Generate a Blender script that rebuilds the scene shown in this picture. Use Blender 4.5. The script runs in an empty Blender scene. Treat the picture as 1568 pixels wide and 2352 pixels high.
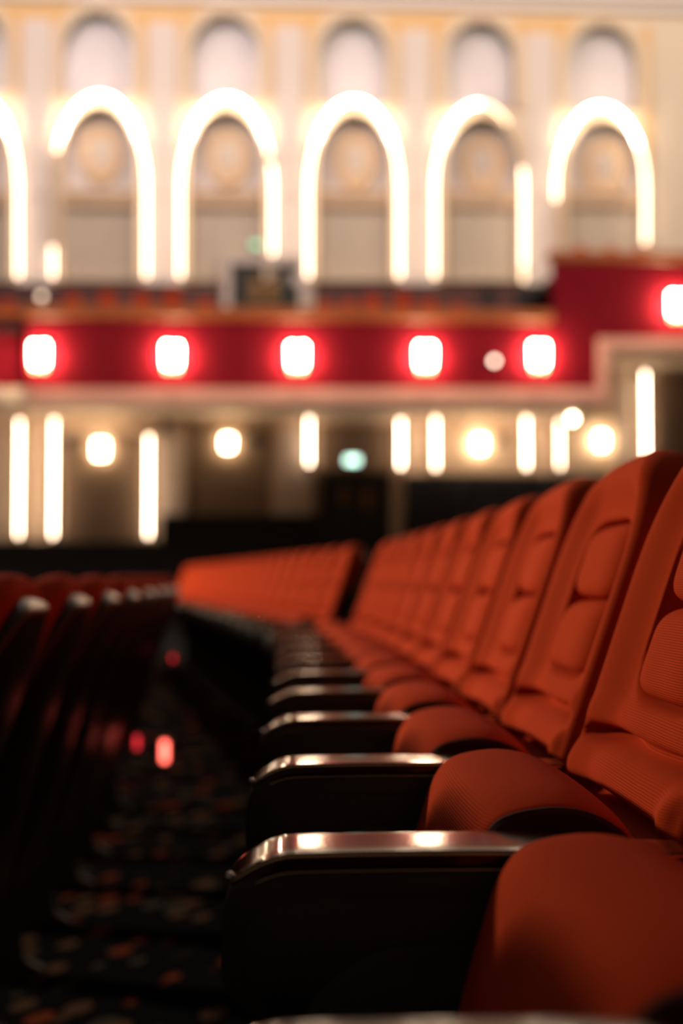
import bpy, math, random
from mathutils import Vector, Matrix
random.seed(7)
sc = bpy.context.scene
COL = sc.collection
W, H, FPX = 1568.0, 2352.0, 3400.0
CAMZ = 0.8225
PITCH = math.atan(154.0 / FPX)

# ---------------------------------------------------------------- camera
cam = bpy.data.cameras.new('camera')
cam.sensor_fit = 'HORIZONTAL'; cam.sensor_width = 24.0
cam.lens = FPX * 24.0 / W
cam.clip_start = 0.02; cam.clip_end = 200
cam.dof.use_dof = True
cam.dof.focus_distance = 1.36
cam.dof.aperture_fstop = 2.75
camo = bpy.data.objects.new('camera', cam); COL.objects.link(camo)
camo.location = (0, 0, CAMZ); camo.rotation_euler = (math.pi / 2 + PITCH, 0, 0)
sc.camera = camo

# ---------------------------------------------------------------- world, lights, exposure
sc.view_settings.view_transform = 'Standard'; sc.view_settings.look = 'None'
sc.view_settings.gamma = 1; sc.view_settings.use_curve_mapping = False
sc.view_settings.exposure = 0.0
wd = bpy.data.worlds.new('world'); sc.world = wd; wd.use_nodes = True
wd.node_tree.nodes['Background'].inputs[0].default_value = (1.0, 0.72, 0.52, 1)
wd.node_tree.nodes['Background'].inputs[1].default_value = 0.042

def area(name, loc, aim, size, power, color, sy=None):
    l = bpy.data.lights.new(name, 'AREA'); l.energy = power; l.color = color
    l.shape = 'RECTANGLE'; l.size = size; l.size_y = sy or size
    o = bpy.data.objects.new(name, l); COL.objects.link(o)
    o.location = loc
    o.rotation_euler = (Vector(aim) - Vector(loc)).to_track_quat('-Z', 'Y').to_euler()
    return o
WARM = (1.0, 0.80, 0.58)
sl = bpy.data.lights.new('stage_spotlight', 'SPOT'); sl.energy = 68000; sl.color = WARM; sl.shadow_soft_size = 1.2   # warm beam from the stage side
sl.spot_size = math.radians(23.4); sl.spot_blend = 0.12
slo = bpy.data.objects.new('stage_spotlight', sl); COL.objects.link(slo); slo.location = (-30.0, 31.0, 10.6)
_az = math.radians(32.9)
slo.rotation_euler = Vector((math.cos(_az), -math.sin(_az), -0.25)).to_track_quat('-Z', 'Y').to_euler()
area('wall_fill_light', (-6.0, 24.0, 17.5), (0, 37, 12), 9.0, 1500, (1.0, 0.84, 0.78), 5.0)   # unseen fill, added to brighten the far wall
area('wall_fill_light', (9.0, 24.0, 17.5), (6, 37, 12), 9.0, 1400, (1.0, 0.82, 0.66), 5.0)  # second added fill, warmer, towards the right of the wall

# ---------------------------------------------------------------- materials
def lin(c):
    return tuple(((v / 255) / 12.92 if v / 255 <= 0.04045 else ((v / 255 + 0.055) / 1.055) ** 2.4) for v in c)
def mat(name, rgb, rough=0.6, metal=0.0, emit=None, strength=0.0, coat=0.0, noise=0.0, nscale=3.0, spec=0.5, bump=0.0):
    m = bpy.data.materials.new(name); m.use_nodes = True
    nt = m.node_tree; b = nt.nodes['Principled BSDF']
    c = tuple(rgb) + (1,)
    b.inputs['Base Color'].default_value = c
    b.inputs['Roughness'].default_value = rough
    b.inputs['Metallic'].default_value = metal
    b.inputs['Specular IOR Level'].default_value = spec
    b.inputs['Coat Weight'].default_value = coat
    b.inputs['Coat Roughness'].default_value = 0.06
    if emit:
        b.inputs['Emission Color'].default_value = tuple(emit) + (1,)
        b.inputs['Emission Strength'].default_value = strength
    if noise or bump:
        tc = nt.nodes.new('ShaderNodeTexCoord'); n = nt.nodes.new('ShaderNodeTexNoise')
        n.inputs['Scale'].default_value = nscale; n.inputs['Detail'].default_value = 5
        nt.links.new(tc.outputs['Object'], n.inputs['Vector'])
        if noise:
            mx = nt.nodes.new('ShaderNodeMix'); mx.data_type = 'RGBA'
            mx.inputs[6].default_value = tuple(v * (1 - noise) for v in rgb) + (1,)
            mx.inputs[7].default_value = tuple(min(1, v * (1 + noise)) for v in rgb) + (1,)
            nt.links.new(n.outputs['Fac'], mx.inputs[0]); nt.links.new(mx.outputs[2], b.inputs['Base Color'])
        if bump:
            bp = nt.nodes.new('ShaderNodeBump'); bp.inputs['Strength'].default_value = bump; bp.inputs['Distance'].default_value = 0.002
            nt.links.new(n.outputs['Fac'], bp.inputs['Height']); nt.links.new(bp.outputs['Normal'], b.inputs['Normal'])
    return m

def fabric(name, rgb):
    """ribbed upholstery: fine horizontal cords, a little uneven in tone"""
    m = mat(name, rgb, 0.9, spec=0.03); nt = m.node_tree; b = nt.nodes['Principled BSDF']
    N, L = nt.nodes.new, nt.links.new
    b.inputs['Sheen Weight'].default_value = 0.0; b.inputs['Sheen Roughness'].default_value = 0.4
    b.inputs['Sheen Tint'].default_value = (1.0, 0.35, 0.15, 1)
    tc = N('ShaderNodeTexCoord'); sp = N('ShaderNodeSeparateXYZ'); L(tc.outputs['Object'], sp.inputs[0])
    ns = N('ShaderNodeTexNoise'); ns.inputs['Scale'].default_value = 9; L(tc.outputs['Object'], ns.inputs['Vector'])
    ad = N('ShaderNodeMath'); ad.operation = 'MULTIPLY_ADD'; ad.inputs[1].default_value = 0.0025
    L(ns.outputs['Fac'], ad.inputs[0]); L(sp.outputs['Z'], ad.inputs[2])
    mu = N('ShaderNodeMath'); mu.operation = 'MULTIPLY'; mu.inputs[1].default_value = 2 * math.pi / 0.0024; L(ad.outputs[0], mu.inputs[0])
    si = N('ShaderNodeMath'); si.operation = 'SINE'; L(mu.outputs[0], si.inputs[0])
    mr = N('ShaderNodeMapRange'); mr.inputs[1].default_value = -1; mr.inputs[2].default_value = 1; L(si.outputs[0], mr.inputs[0])
    ge = N('ShaderNodeNewGeometry'); sn = N('ShaderNodeSeparateXYZ'); L(ge.outputs['Normal'], sn.inputs[0])
    ab = N('ShaderNodeMath'); ab.operation = 'ABSOLUTE'; L(sn.outputs['Z'], ab.inputs[0])
    fd = N('ShaderNodeMapRange'); fd.inputs[1].default_value = 0.55; fd.inputs[2].default_value = 0.85; fd.inputs[3].default_value = 1; fd.inputs[4].default_value = 0
    L(ab.outputs[0], fd.inputs[0])
    rb = N('ShaderNodeMix'); rb.data_type = 'FLOAT'; rb.inputs[2].default_value = 0.5; L(fd.outputs[0], rb.inputs[0]); L(mr.outputs[0], rb.inputs[3])
    wn = N('ShaderNodeTexNoise'); wn.inputs['Scale'].default_value = 7; wn.inputs['Detail'].default_value = 3
    L(tc.outputs['Object'], wn.inputs['Vector'])
    m1 = N('ShaderNodeMix'); m1.data_type = 'RGBA'
    m1.inputs[6].default_value = tuple(v * 0.72 for v in rgb) + (1,); m1.inputs[7].default_value = tuple(v * 1.2 for v in rgb) + (1,)
    L(rb.outputs[0], m1.inputs[0])
    m2 = N('ShaderNodeMix'); m2.data_type = 'RGBA'; m2.blend_type = 'MULTIPLY'; m2.inputs[0].default_value = 0.25
    L(m1.outputs[2], m2.inputs[6]); L(wn.outputs['Fac'], m2.inputs[7]); L(m2.outputs[2], b.inputs['Base Color'])
    bp = N('ShaderNodeBump'); bp.inputs['Strength'].default_value = 0.35; bp.inputs['Distance'].default_value = 0.0008
    L(rb.outputs[0], bp.inputs['Height']); L(bp.outputs['Normal'], b.inputs['Normal'])
    return m

def carpet_mat():
    m = mat('carpet_dark_leaf', (0.006, 0.006, 0.007), 1.0, spec=0.0); nt = m.node_tree; b = nt.nodes['Principled BSDF']
    N, L = nt.nodes.new, nt.links.new
    tc = N('ShaderNodeTexCoord'); mp = N('ShaderNodeMapping'); mp.inputs['Rotation'].default_value = (0, 0, 0.5)
    mp.inputs['Scale'].default_value = (1.0, 0.75, 0)
    L(tc.outputs['Object'], mp.inputs['Vector'])
    v = N('ShaderNodeTexVoronoi'); v.inputs['Scale'].default_value = 11.0; v.inputs['Randomness'].default_value = 0.75
    L(mp.outputs[0], v.inputs['Vector'])
    r = N('ShaderNodeMapRange'); r.inputs[1].default_value = 0.34; r.inputs[2].default_value = 0.42; r.inputs[3].default_value = 1; r.inputs[4].default_value = 0
    L(v.outputs['Distance'], r.inputs[0])
    sp = N('ShaderNodeSeparateColor'); L(v.outputs['Color'], sp.inputs[0])
    cr = N('ShaderNodeValToRGB'); cr.color_ramp.interpolation = 'CONSTANT'
    e = cr.color_ramp.elements
    e[0].position = 0; e[0].color = (0.075, 0.042, 0.026, 1)
    e[1].position = 0.45; e[1].color = (0.14, 0.032, 0.015, 1)
    x = e.new(0.72); x.color = (0.045, 0.04, 0.03, 1)
    x = e.new(0.88); x.color = (0.01, 0.01, 0.01, 1)
    L(sp.outputs[0], cr.inputs[0])
    mx = N('ShaderNodeMix'); mx.data_type = 'RGBA'; mx.inputs[6].default_value = (0.006, 0.006, 0.007, 1)
    L(r.outputs[0], mx.inputs[0]); L(cr.outputs[0], mx.inputs[7]); L(mx.outputs[2], b.inputs['Base Color'])
    return m

M = dict(
    fabric=fabric('seat_fabric', (0.66, 0.064, 0.012)),
    seatside=mat('seat_side_shade_maroon', (0.060, 0.016, 0.013), 0.85, spec=0.15),  # dark tone carries the shade on the cushion's unlit ends
    blackplastic=mat('black_plastic', (0.036, 0.037, 0.036), 0.5, spec=0.35, bump=0.1, nscale=300),
    shell=mat('black_gloss_shell', (0.014, 0.012, 0.012), 0.32, spec=0.45),
    cap=mat('brown_lacquer', (0.040, 0.013, 0.008), 0.12, spec=0.38, coat=0.0, noise=0.2, nscale=30),
    gold=mat('brass_bead', (0.85, 0.60, 0.34), 0.25, 1.0),
    chrome=mat('chrome', (0.8, 0.8, 0.85), 0.1, 1.0),
    carpet=carpet_mat(),
    plaster=mat('cream_plaster', (0.80, 0.68, 0.54), 0.85, noise=0.04),
    pilaster=mat('pink_white_plaster', (0.80, 0.70, 0.64), 0.85, noise=0.03),
    ochre=mat('ochre_plaster', (0.82, 0.52, 0.22), 0.85, noise=0.05),
    mould=mat('cream_moulding', (0.80, 0.64, 0.47), 0.8),
    lavender=mat('lavender_grey_paint', (0.78, 0.73, 0.76), 0.85, noise=0.04),
    relief=mat('pale_ochre_relief', (0.66, 0.47, 0.30), 0.85, noise=0.1),
    vault_shade=mat('grey_green_shade', (0.24, 0.25, 0.22), 0.85),  # shadow under the niche heads put into the colour
    niche=mat('grey_lilac_paint', (0.70, 0.64, 0.63), 0.85, noise=0.05),
    panel=mat('taupe_panel', (0.58, 0.49, 0.39), 0.85, noise=0.08),
    band=mat('tan_frieze', (0.66, 0.48, 0.33), 0.85),
    brownpanel=mat('brown_wall_panel', (0.25, 0.165, 0.11), 0.8, noise=0.15),
    lowwall=mat('beige_lower_wall', (0.74, 0.56, 0.42), 0.85, noise=0.06),
    lowpil=mat('pale_lower_pilaster', (0.74, 0.60, 0.50), 0.85),
    dado=mat('dark_dado', (0.012, 0.010, 0.011), 0.7, noise=0.2),
    maroon=mat('maroon_dado', (0.10, 0.030, 0.025), 0.6, noise=0.2),
    curtain=mat('dark_blue_curtain', (0.010, 0.011, 0.018), 0.9),
    red=mat('crimson_velvet', (0.19, 0.005, 0.013), 0.95, noise=0.08, spec=0.12),
    trim=mat('salmon_moulding', (0.97, 0.50, 0.38), 0.6),
    wood=mat('orange_wood_rail', (0.36, 0.10, 0.03), 0.4, noise=0.3, nscale=4),
    soffit=mat('soffit_plaster', (0.85, 0.68, 0.53), 0.85),
    ceil=mat('ceiling_plaster', (0.86, 0.78, 0.74), 0.85),
    darkdoor=mat('dark_green_door', (0.030, 0.029, 0.020), 0.45),
    doorframe=mat('pale_door_frame', (0.66, 0.56, 0.50), 0.7),
    brassplate=mat('brass_push_plate', (0.28, 0.15, 0.05), 0.5, 0.5),
    grey=mat('grey_housing', (0.20, 0.17, 0.15), 0.6),
    tube=mat('light_tube_glow', (1, 1, 1), 0.5, emit=(1.0, 0.77, 0.55), strength=9),
    tube_dim=mat('light_tube_dim', (1, 1, 1), 0.5, emit=(1.0, 0.74, 0.46), strength=5),
    tube_low=mat('lower_tube_glow', (1, 1, 1), 0.5, emit=(1.0, 0.77, 0.55), strength=22),
    tube_cove=mat('cove_tube_glow', (1, 1, 1), 0.5, emit=(1.0, 0.82, 0.60), strength=42),
    tube_off=mat('light_tube_unlit', (0.75, 0.6, 0.45), 0.4),
    shade=mat('frosted_shade_glow', (1, 1, 1), 0.5, emit=(1.0, 0.76, 0.48), strength=120),
    shade_wall=mat('frosted_wall_shade_glow', (1, 1, 1), 0.5, emit=(1.0, 0.76, 0.48), strength=32),
    shade_low=mat('amber_cup_glow', (1, 1, 1), 0.5, emit=(1.0, 0.55, 0.22), strength=11),
    spot=mat('pale_lens', (1, 1, 1), 0.5, emit=(1.0, 0.78, 0.60), strength=9),
    exitw=mat('exit_sign_glow', (0.8, 1, 0.9), 0.5, emit=(0.62, 1.0, 0.82), strength=4.5),
    exitg=mat('exit_sign_green', (0.3, 0.8, 0.5), 0.5, emit=(0.25, 0.85, 0.5), strength=1.2),
    redlamp=mat('red_aisle_glow', (1, 0.1, 0.1), 0.4, emit=(1.0, 0.035, 0.05), strength=1.4),
    redlamp_hot=mat('pink_aisle_glow', (1, 0.2, 0.15), 0.4, emit=(1.0, 0.13, 0.09), strength=6),
)

# ---------------------------------------------------------------- mesh helpers
def link(name, verts, faces, m, parent=None, shift=(0, 0, 0), smooth=False, matrix=None):
    me = bpy.data.meshes.new(name)
    s = Vector(shift)
    me.from_pydata([tuple(Vector(v) - s) for v in verts], [], faces)
    me.materials.append(m); me.validate(); me.update()
    if smooth:
        me.polygons.foreach_set('use_smooth', [True] * len(me.polygons))
    o = bpy.data.objects.new(name, me); COL.objects.link(o)
    if matrix is not None: o.matrix_world = matrix
    if parent: o.parent = parent
    return o
def tag(o, label=None, cat=None, group=None, kind=None):
    if label: o['label'] = label
    if cat: o['category'] = cat
    if group: o['group'] = group
    if kind: o['kind'] = kind
    return o
class MB:
    def __init__(s): s.v, s.f = [], []
    def add(s, v, f):
        b = len(s.v); s.v += [tuple(p) for p in v]; s.f += [tuple(i + b for i in q) for q in f]; return s
    def box(s, x0, x1, y0, y1, z0, z1, bev=0.0):
        x0, x1 = sorted((x0, x1)); y0, y1 = sorted((y0, y1)); z0, z1 = sorted((z0, z1))
        if bev <= 0:
            v = [(x, y, z) for z in (z0, z1) for (x, y) in ((x0, y0), (x1, y0), (x1, y1), (x0, y1))]
            return s.add(v, [(3, 2, 1, 0), (4, 5, 6, 7), (0, 1, 5, 4), (1, 2, 6, 5), (2, 3, 7, 6), (3, 0, 4, 7)])
        b = min(bev, (x1 - x0) / 2.1, (y1 - y0) / 2.1, (z1 - z0) / 2.1)
        loops = []
        for z, i in ((z0, b), (z0 + b, 0), (z1 - b, 0), (z1, b)):
            loops.append([(x0 + i, y0 + b + i * 0, z), (x0 + b, y0 + i, z), (x1 - b, y0 + i, z), (x1 - i, y0 + b, z),
                          (x1 - i, y1 - b, z), (x1 - b, y1 - i, z), (x0 + b, y1 - i, z), (x0 + i, y1 - b, z)])
        return s.loft(loops)
    def loft(s, loops, cap=True):
        n = len(loops[0]); v = [p for l in loops for p in l]; f = []
        for i in range(len(loops) - 1):
            for j in range(n):
                k = (j + 1) % n
                f.append((i * n + j, i * n + k, (i + 1) * n + k, (i + 1) * n + j))
        if cap:
            f.append(tuple(reversed(range(n)))); f.append(tuple(range((len(loops) - 1) * n, len(loops) * n)))
        return s.add(v, f)
    def tube(s, pts, r, n=10):
        pts = [Vector(p) for p in pts]; loops = []
        up = Vector((0, 0, 1))
        for i, p in enumerate(pts):
            t = (pts[min(i + 1, len(pts) - 1)] - pts[max(i - 1, 0)]).normalized()
            a = t.cross(up if abs(t.dot(up)) < 0.98 else Vector((0, 1, 0))).normalized()
            if i and a.dot(pa) < 0: a = -a
            pa = a; b = t.cross(a)
            loops.append([p + a * (r * math.cos(q * 2 * math.pi / n)) + b * (r * math.sin(q * 2 * math.pi / n)) for q in range(n)])
        return s.loft(loops)
    def lathe(s, c, prof, n=20, axis='z'):
        loops = []
        for r, h in prof:
            l = []
            for q in range(n):
                a = 2 * math.pi * q / n; x, y = r * math.cos(a), r * math.sin(a)
                l.append((c[0] + x, c[1] + y, c[2] + h) if axis == 'z' else (c[0] + x, c[1] + h, c[2] + y))
            loops.append(l)
        return s.loft(loops)
    def build(s, name, m, parent=None, shift=(0, 0, 0), smooth=False, matrix=None):
        import bmesh
        o = link(name, s.v, s.f, m, parent, shift, False, matrix)
        bm = bmesh.new(); bm.from_mesh(o.data); bmesh.ops.recalc_face_normals(bm, faces=bm.faces); bm.to_mesh(o.data); bm.free()
        if smooth:
            o.data.polygons.foreach_set('use_smooth', [True] * len(o.data.polygons))
            if smooth != 'all':
                o.data.set_sharp_from_angle(angle=math.radians(smooth))
        return o
def polyfill(outlines, a0, a1, axis='n'):
    """extruded flat shape with holes. axis 'n': outline in (u,z), a = distance in front of the wall; 'y': outline in (x,z), a = y"""
    cu = bpy.data.curves.new('outline', 'CURVE'); cu.dimensions = '2D'; cu.fill_mode = 'BOTH'; cu.extrude = abs(a1 - a0) / 2
    for ol in outlines:
        sp = cu.splines.new('POLY'); sp.points.add(len(ol) - 1); sp.use_cyclic_u = True
        for p, q in zip(sp.points, ol): p.co = (q[0], q[1], 0, 1)
    ob = bpy.data.objects.new('outline', cu)
    me = bpy.data.meshes.new_from_object(ob)
    mid = (a0 + a1) / 2; v = []
    for p in me.vertices:
        x, y, z = p.co
        v.append((x, -(mid + z), y) if axis == 'n' else (x, mid - z, y))
    f = [tuple(p.vertices) for p in me.polygons]
    bpy.data.objects.remove(ob); bpy.data.curves.remove(cu); bpy.data.meshes.remove(me)
    mb = MB(); mb.add(v, f); return mb

ORD = ['first', 'second', 'third', 'fourth', 'fifth', 'sixth', 'seventh', 'eighth', 'ninth', 'tenth', 'eleventh', 'twelfth']

# ---------------------------------------------------------------- row paths (local frame: x to the rear of the row, y along it)
PHI = 0.029; PITCHROW = 0.528; RAKE = 0.16 / 0.96; STEP = 0.96
AL2 = 0.175
B2 = Vector((-0.36, 7.06))
def row_point(t):
    """centre line of the near stretch of row: position and heading"""
    d = max(0.0, t - 3.0)
    x, y = -0.0065 * d * d, t
    c, s = math.cos(PHI), math.sin(PHI)
    return Vector((c * x - s * y, s * x + c * y)), PHI + 0.013 * d
def row2_point(t):
    return B2 + Vector((-math.sin(AL2), math.cos(AL2))) * t, AL2
def at_row(p, a, xr, z=0.0):
    return (p.x + xr * math.cos(a), p.y + xr * math.sin(a), z)

# ---------------------------------------------------------------- floor: raked carpet following the row
def path(t):
    if t <= 6.2: return row_point(t)
    if t >= 7.4: return row2_point(t - 7.1)
    p0, a0 = row_point(6.2); p1, a1 = row2_point(0.3); k = (t - 6.2) / 1.2
    return p0.lerp(p1, k), a0 + (a1 - a0) * k
fl = MB(); ts = [-3, -1, 0, 1, 2, 3, 4, 5, 6.2, 6.6, 7.0, 7.4, 9, 12, 16, 20, 26, 32, 38, 42]
xs = [-7, -5, -3, -2, -1, 0, 1, 2, 4, 7, 11, 16]
grid = []
for t in ts:
    p, a = path(t)
    for x in xs: grid.append(at_row(p, a, x, RAKE * (x - 0.3)))
nx = len(xs)
fl.add(grid, [(i * nx + j, i * nx + j + 1, (i + 1) * nx + j + 1, (i + 1) * nx + j) for i in range(len(ts) - 1) for j in range(nx - 1)])
tag(fl.build('floor', M['carpet']), 'dark raked carpet with scattered brown and rust leaf marks', kind='structure')

# ---------------------------------------------------------------- far wall frame
TH = math.atan(0.055); WO = Vector((0, 36.0, 0))
UA = Vector((math.cos(TH), math.sin(TH), 0)); NA = Vector((math.sin(TH), -math.cos(TH), 0))
WM = Matrix.Translation(WO) @ Matrix.Rotation(TH, 4, 'Z')
CF = Vector((0, math.cos(PITCH), math.sin(PITCH))); CU = Vector((0, -math.sin(PITCH), math.cos(PITCH)))
def wp(px, py, n=0.0):
    """where a sight line of the survey photograph meets the plane n metres in front of the far wall: (u, z)"""
    r = Vector(((px - W / 2), 0, 0)) + CF * FPX + CU * (H / 2 - py)
    o = Vector((0, 0, CAMZ))
    k = (n - (o - WO).dot(NA)) / r.dot(NA)
    q = o + r * k - WO
    return q.dot(UA), q.z
def wbox(mb, x0, x1, y0, y1, n0, n1, bev=0.0, nref=None):
    nr = n1 if nref is None else nref
    cx, cy = (x0 + x1) / 2, (y0 + y1) / 2
    u0 = wp(x0, cy, nr)[0]; u1 = wp(x1, cy, nr)[0]; z0 = wp(cx, y1, nr)[1]; z1 = wp(cx, y0, nr)[1]
    return mb.box(u0, u1, -n1, -n0, z0, z1, bev)
def wobj(mb, name, m, parent=None, smooth=False):
    """place wall-frame geometry; a top-level object gets its origin at its own base"""
    if parent is not None:
        return mb.build(name, m, parent, shift=parent['_s'], smooth=smooth)
    xs_ = [v[0] for v in mb.v]; ys_ = [v[1] for v in mb.v]; zs_ = [v[2] for v in mb.v]
    s = ((min(xs_) + max(xs_)) / 2, (min(ys_) + max(ys_)) / 2, min(zs_))
    o = mb.build(name, m, None, shift=s, smooth=smooth, matrix=WM @ Matrix.Translation(s)); o['_s'] = s
    return o
def wempty(name, u, n, z):
    o = bpy.data.objects.new(name, None); COL.objects.link(o); o.empty_display_size = 0.1
    s = (u, -n, z); o.matrix_world = WM @ Matrix.Translation(s); o['_s'] = s
    return o

# ---- arches
XC = [-64, 226, 518, 811, 1103, 1383]                 # arch centres
def apex(x, y0): return y0 + (x - 226) * 0.0268
def arch_outline(xc, hw, ytop, b, ybot, n=0.0, steps=20, closed=True, p=2.0):
    pts = [(xc - hw, ybot), ]
    for i in range(steps + 1):
        a = math.pi - math.pi * i / steps
        ca, sa = math.cos(a), math.sin(a)
        pts.append((xc + hw * math.copysign(abs(ca) ** (2 / p), ca), ytop + b - b * abs(sa) ** (2 / p)))
    pts.append((xc + hw, ybot))
    return [wp(x, y, n) for x, y in pts]
ul, zt = wp(-700, 10); ur, _ = wp(2500, 10)
outer = [(ul - 1, -1.6), (ur + 1, -1.6), (ur + 1, 17.5), (ul - 1, 17.5)]
holes, up_o, lo_o = [], [], []
for x in XC:
    up_o.append(arch_outline(x - 1, 79, apex(x, 28), 88, apex(x, 228)))
    lo_o.append(arch_outline(x + 3, 86, apex(x, 247), 112, 648))
wall = wobj(polyfill([outer] + up_o + lo_o, -0.5, 0.0), 'wall_far', M['plaster'])
tag(wall, 'cream plaster far wall with two tiers of arched niches', kind='structure')
for i, x in enumerate(XC):
    for ol, nm, mt, dep in ((up_o[i], 'arched_niche', 'lavender', 0.42), (lo_o[i], 'arched_niche', 'niche', 0.35)):
        mb = MB(); N = len(ol)
        mb.add([(u, 0.002, z) for u, z in ol] + [(u, dep, z) for u, z in ol], [(j, (j + 1) % N, N + (j + 1) % N, N + j) for j in range(N)])
        wobj(mb, 'arch_reveal', M['lavender'] if mt == 'lavender' else M['mould'], wall)
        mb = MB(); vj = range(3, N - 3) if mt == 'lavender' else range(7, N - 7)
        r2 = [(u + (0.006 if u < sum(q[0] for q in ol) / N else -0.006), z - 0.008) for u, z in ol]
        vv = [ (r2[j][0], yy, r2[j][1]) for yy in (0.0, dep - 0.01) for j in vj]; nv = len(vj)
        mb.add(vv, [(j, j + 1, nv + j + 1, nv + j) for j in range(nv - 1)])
        wobj(mb, 'vault_shade_strip', M['vault_shade'], wall)  # strip added under the arch head, coloured as its shadow
        mb = MB(); mb.add([(u, dep, z) for u, z in ol], [tuple(range(N))])
        wobj(mb, 'niche_back', M[mt], wall)
    # mouldings round both openings
    mb = polyfill([arch_outline(x - 1, 104, apex(x, 6), 104, apex(x, 226)), arch_outline(x - 1, 80, apex(x, 27), 89, apex(x, 226) - 0.01)], 0.0, 0.12)
    wobj(mb, 'arch_moulding', M['mould'], wall)
    mb = polyfill([arch_outline(x + 3, 98, apex(x, 234), 126, 648), arch_outline(x + 3, 85, apex(x, 248), 113, 647.9)], 0.0, 0.16)
    wobj(mb, 'arch_moulding', M['mould'], wall)
    mb = MB(); wbox(mb, x - 86, x + 92, 436, 474, -0.3, 0.03); wbox(mb, x - 88, x + 94, 440, 446, 0.0, 0.08)
    wobj(mb, 'frieze', M['band'], wall)
    mb = MB(); wbox(mb, x - 84, x + 90, 474, 655, -0.34, -0.12); wobj(mb, 'niche_panel', M['panel'], wall)
    # oval relief in the lower niche
    md = wempty('wall_medallion', *((lambda q: (q[0], -0.25, q[1]))(wp(x + 6, apex(x, 430), -0.25))))
    tag(md, ['ochre oval medallion in the arched niche cut by the left edge', 'ochre and grey oval medallion in the second niche from the left',
             'ochre oval medallion in the niche over the balcony door', 'ochre oval medallion in the middle niche right of the balcony door',
             'faint ochre oval medallion in the second niche from the right', 'ochre oval medallion in the rightmost niche above the red box'][i],
        'medallion', 'oval medallions in the lower niches')
    def oval(cx, cy, rx, ry, n=28, nn=-0.2):
        return [wp(cx + rx * math.cos(2 * math.pi * k / n), cy + ry * math.sin(2 * math.pi * k / n) * (1 + 0.12 * math.sin(2 * math.pi * k / n)), nn) for k in range(n)]
    cy = apex(x, 345)
    wobj(polyfill([oval(x + 6, cy, 50, 66), oval(x + 6, cy, 26, 36)], -0.36, -0.22), 'ring', M['relief'], md)
    wobj(polyfill([oval(x + 6, cy, 27, 37)], -0.36, -0.28), 'centre_panel', M['niche'], md)
    wobj(polyfill([oval(x + 6, cy + 2, 12, 22)], -0.3, -0.2), 'boss', M['panel'], md)
# pilasters between the arches, ochre spandrels, cornice
PX = [81, 372, 664, 957, 1243]
for k, x in enumerate(PX):
    mb = MB(); wbox(mb, x - 36, x + 36, apex(x, 44), 652, 0, 0.10, 0.03); wbox(mb, x - 42, x + 42, 436, 452, 0, 0.14)
    wbox(mb, x - 42, x + 42, 628, 652, 0, 0.14)
    wobj(mb, 'pilaster', M['pilaster'], wall)
    yt = apex(x, 24)
    def spand(side):
        pts = [(x, yt - 6)]
        cx = x + side * 146
        for q in range(9):
            a = math.radians(90 - q * 9)
            pts.append((cx - side * 106 * math.sin(a) if q else x + side * 40, 0))
        return pts
    out = [(x - 110, yt - 8), (x + 110, yt - 8)]
    for q in range(0, 10):
        xx = 110 - 68 * q / 9
        dx = 146 - xx
        out.append((x + xx, yt + 6 + 104 - math.sqrt(max(0, 108 ** 2 - dx ** 2)) if dx < 108 else yt + 60 + q))
    out = [(x - 110, yt - 8), (x + 110, yt - 8), (x + 80, yt + 2), (x + 58, yt + 20), (x + 44, yt + 60), (x + 38, yt + 200), (x - 38, yt + 200), (x - 44, yt + 60), (x - 58, yt + 20), (x - 80, yt + 2)]
    wobj(polyfill([[wp(a, b) for a, b in out]], 0.0, 0.03), 'spandrel', M['ochre'], wall)
mb = MB(); 
wbox(mb, 1478, 1496, 60, 400, 0, 0.03); wobj(mb, 'wall_strip', M['ochre'], wall)
mb = MB(); za = wp(226, 4)[1]
for dz0, dz1, n1 in ((0.0, 0.25, 0.22), (0.25, 0.6, 0.5), (0.6, 1.1, 0.9)):
    mb.box(ul - 1, ur + 1, -n1, 0, za + dz0, za + dz1)
tag(wobj(mb, 'trim_1', M['ceil']), 'pale stepped cornice along the top of the far wall', kind='structure')
mb = MB(); mb.box(-26, 26, 4, 37.5, 19.0, 19.3); tag(mb.build('ceiling', M['ceil']), 'pale plaster ceiling of the auditorium', kind='structure')

# ---- lighting tubes round the arches.  each: list of lit stretches (from, to) in the run left foot -> apex -> right foot
NT = 0.24
def arch_run(xl, xr, ya, yb=636, ys=430):
    pts = []; n = 60
    L1 = yb - ys
    def f(s):      # s 0..1 left leg, 1..2 arch, 2..3 right leg
        if s < 1: return (xl, yb - L1 * s)
        if s > 2: return (xr, ys + L1 * (s - 2))
        a = math.pi * (1 - (s - 1)); c = math.cos(a); xc, hw = (xl + xr) / 2, (xr - xl) / 2
        p = 2.0
        return (xc + hw * math.copysign(abs(c) ** (2 / p), c), ys - (ys - ya) * abs(math.sin(a)) ** (2 / p))
    return f
TUBES = [
    (-170, 42, 214, [(1.4, 3.0, 'tube')], 'warm white tube light arch cut off by the left edge'),
    (121, 336, 218, [(0.0, 0.33, 'tube'), (0.33, 1.13, 'tube_off'), (1.13, 3.0, 'tube')], 'tube light arch with a dark gap low on its left leg'),
    (414, 626, 224, [(0.0, 1.88, 'tube'), (1.92, 2.75, 'tube')], 'tube light arch standing over the balcony door, gap high on its right leg'),
    (708, 917, 230, [(0.0, 3.0, 'tube')], 'unbroken tube light arch right of the balcony door'),
    (998, 1202, 238, [(0.0, 1.50, 'tube'), (1.50, 1.72, 'tube_dim'), (1.93, 2.88, 'tube'), (2.90, 3.05, 'tube_dim')], 'tube light arch whose right shoulder has faded out'),
    (1276, 1482, 244, [(0.86, 3.0, 'tube')], 'tube light arch above the red side box, lower left leg unlit'),
]
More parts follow.
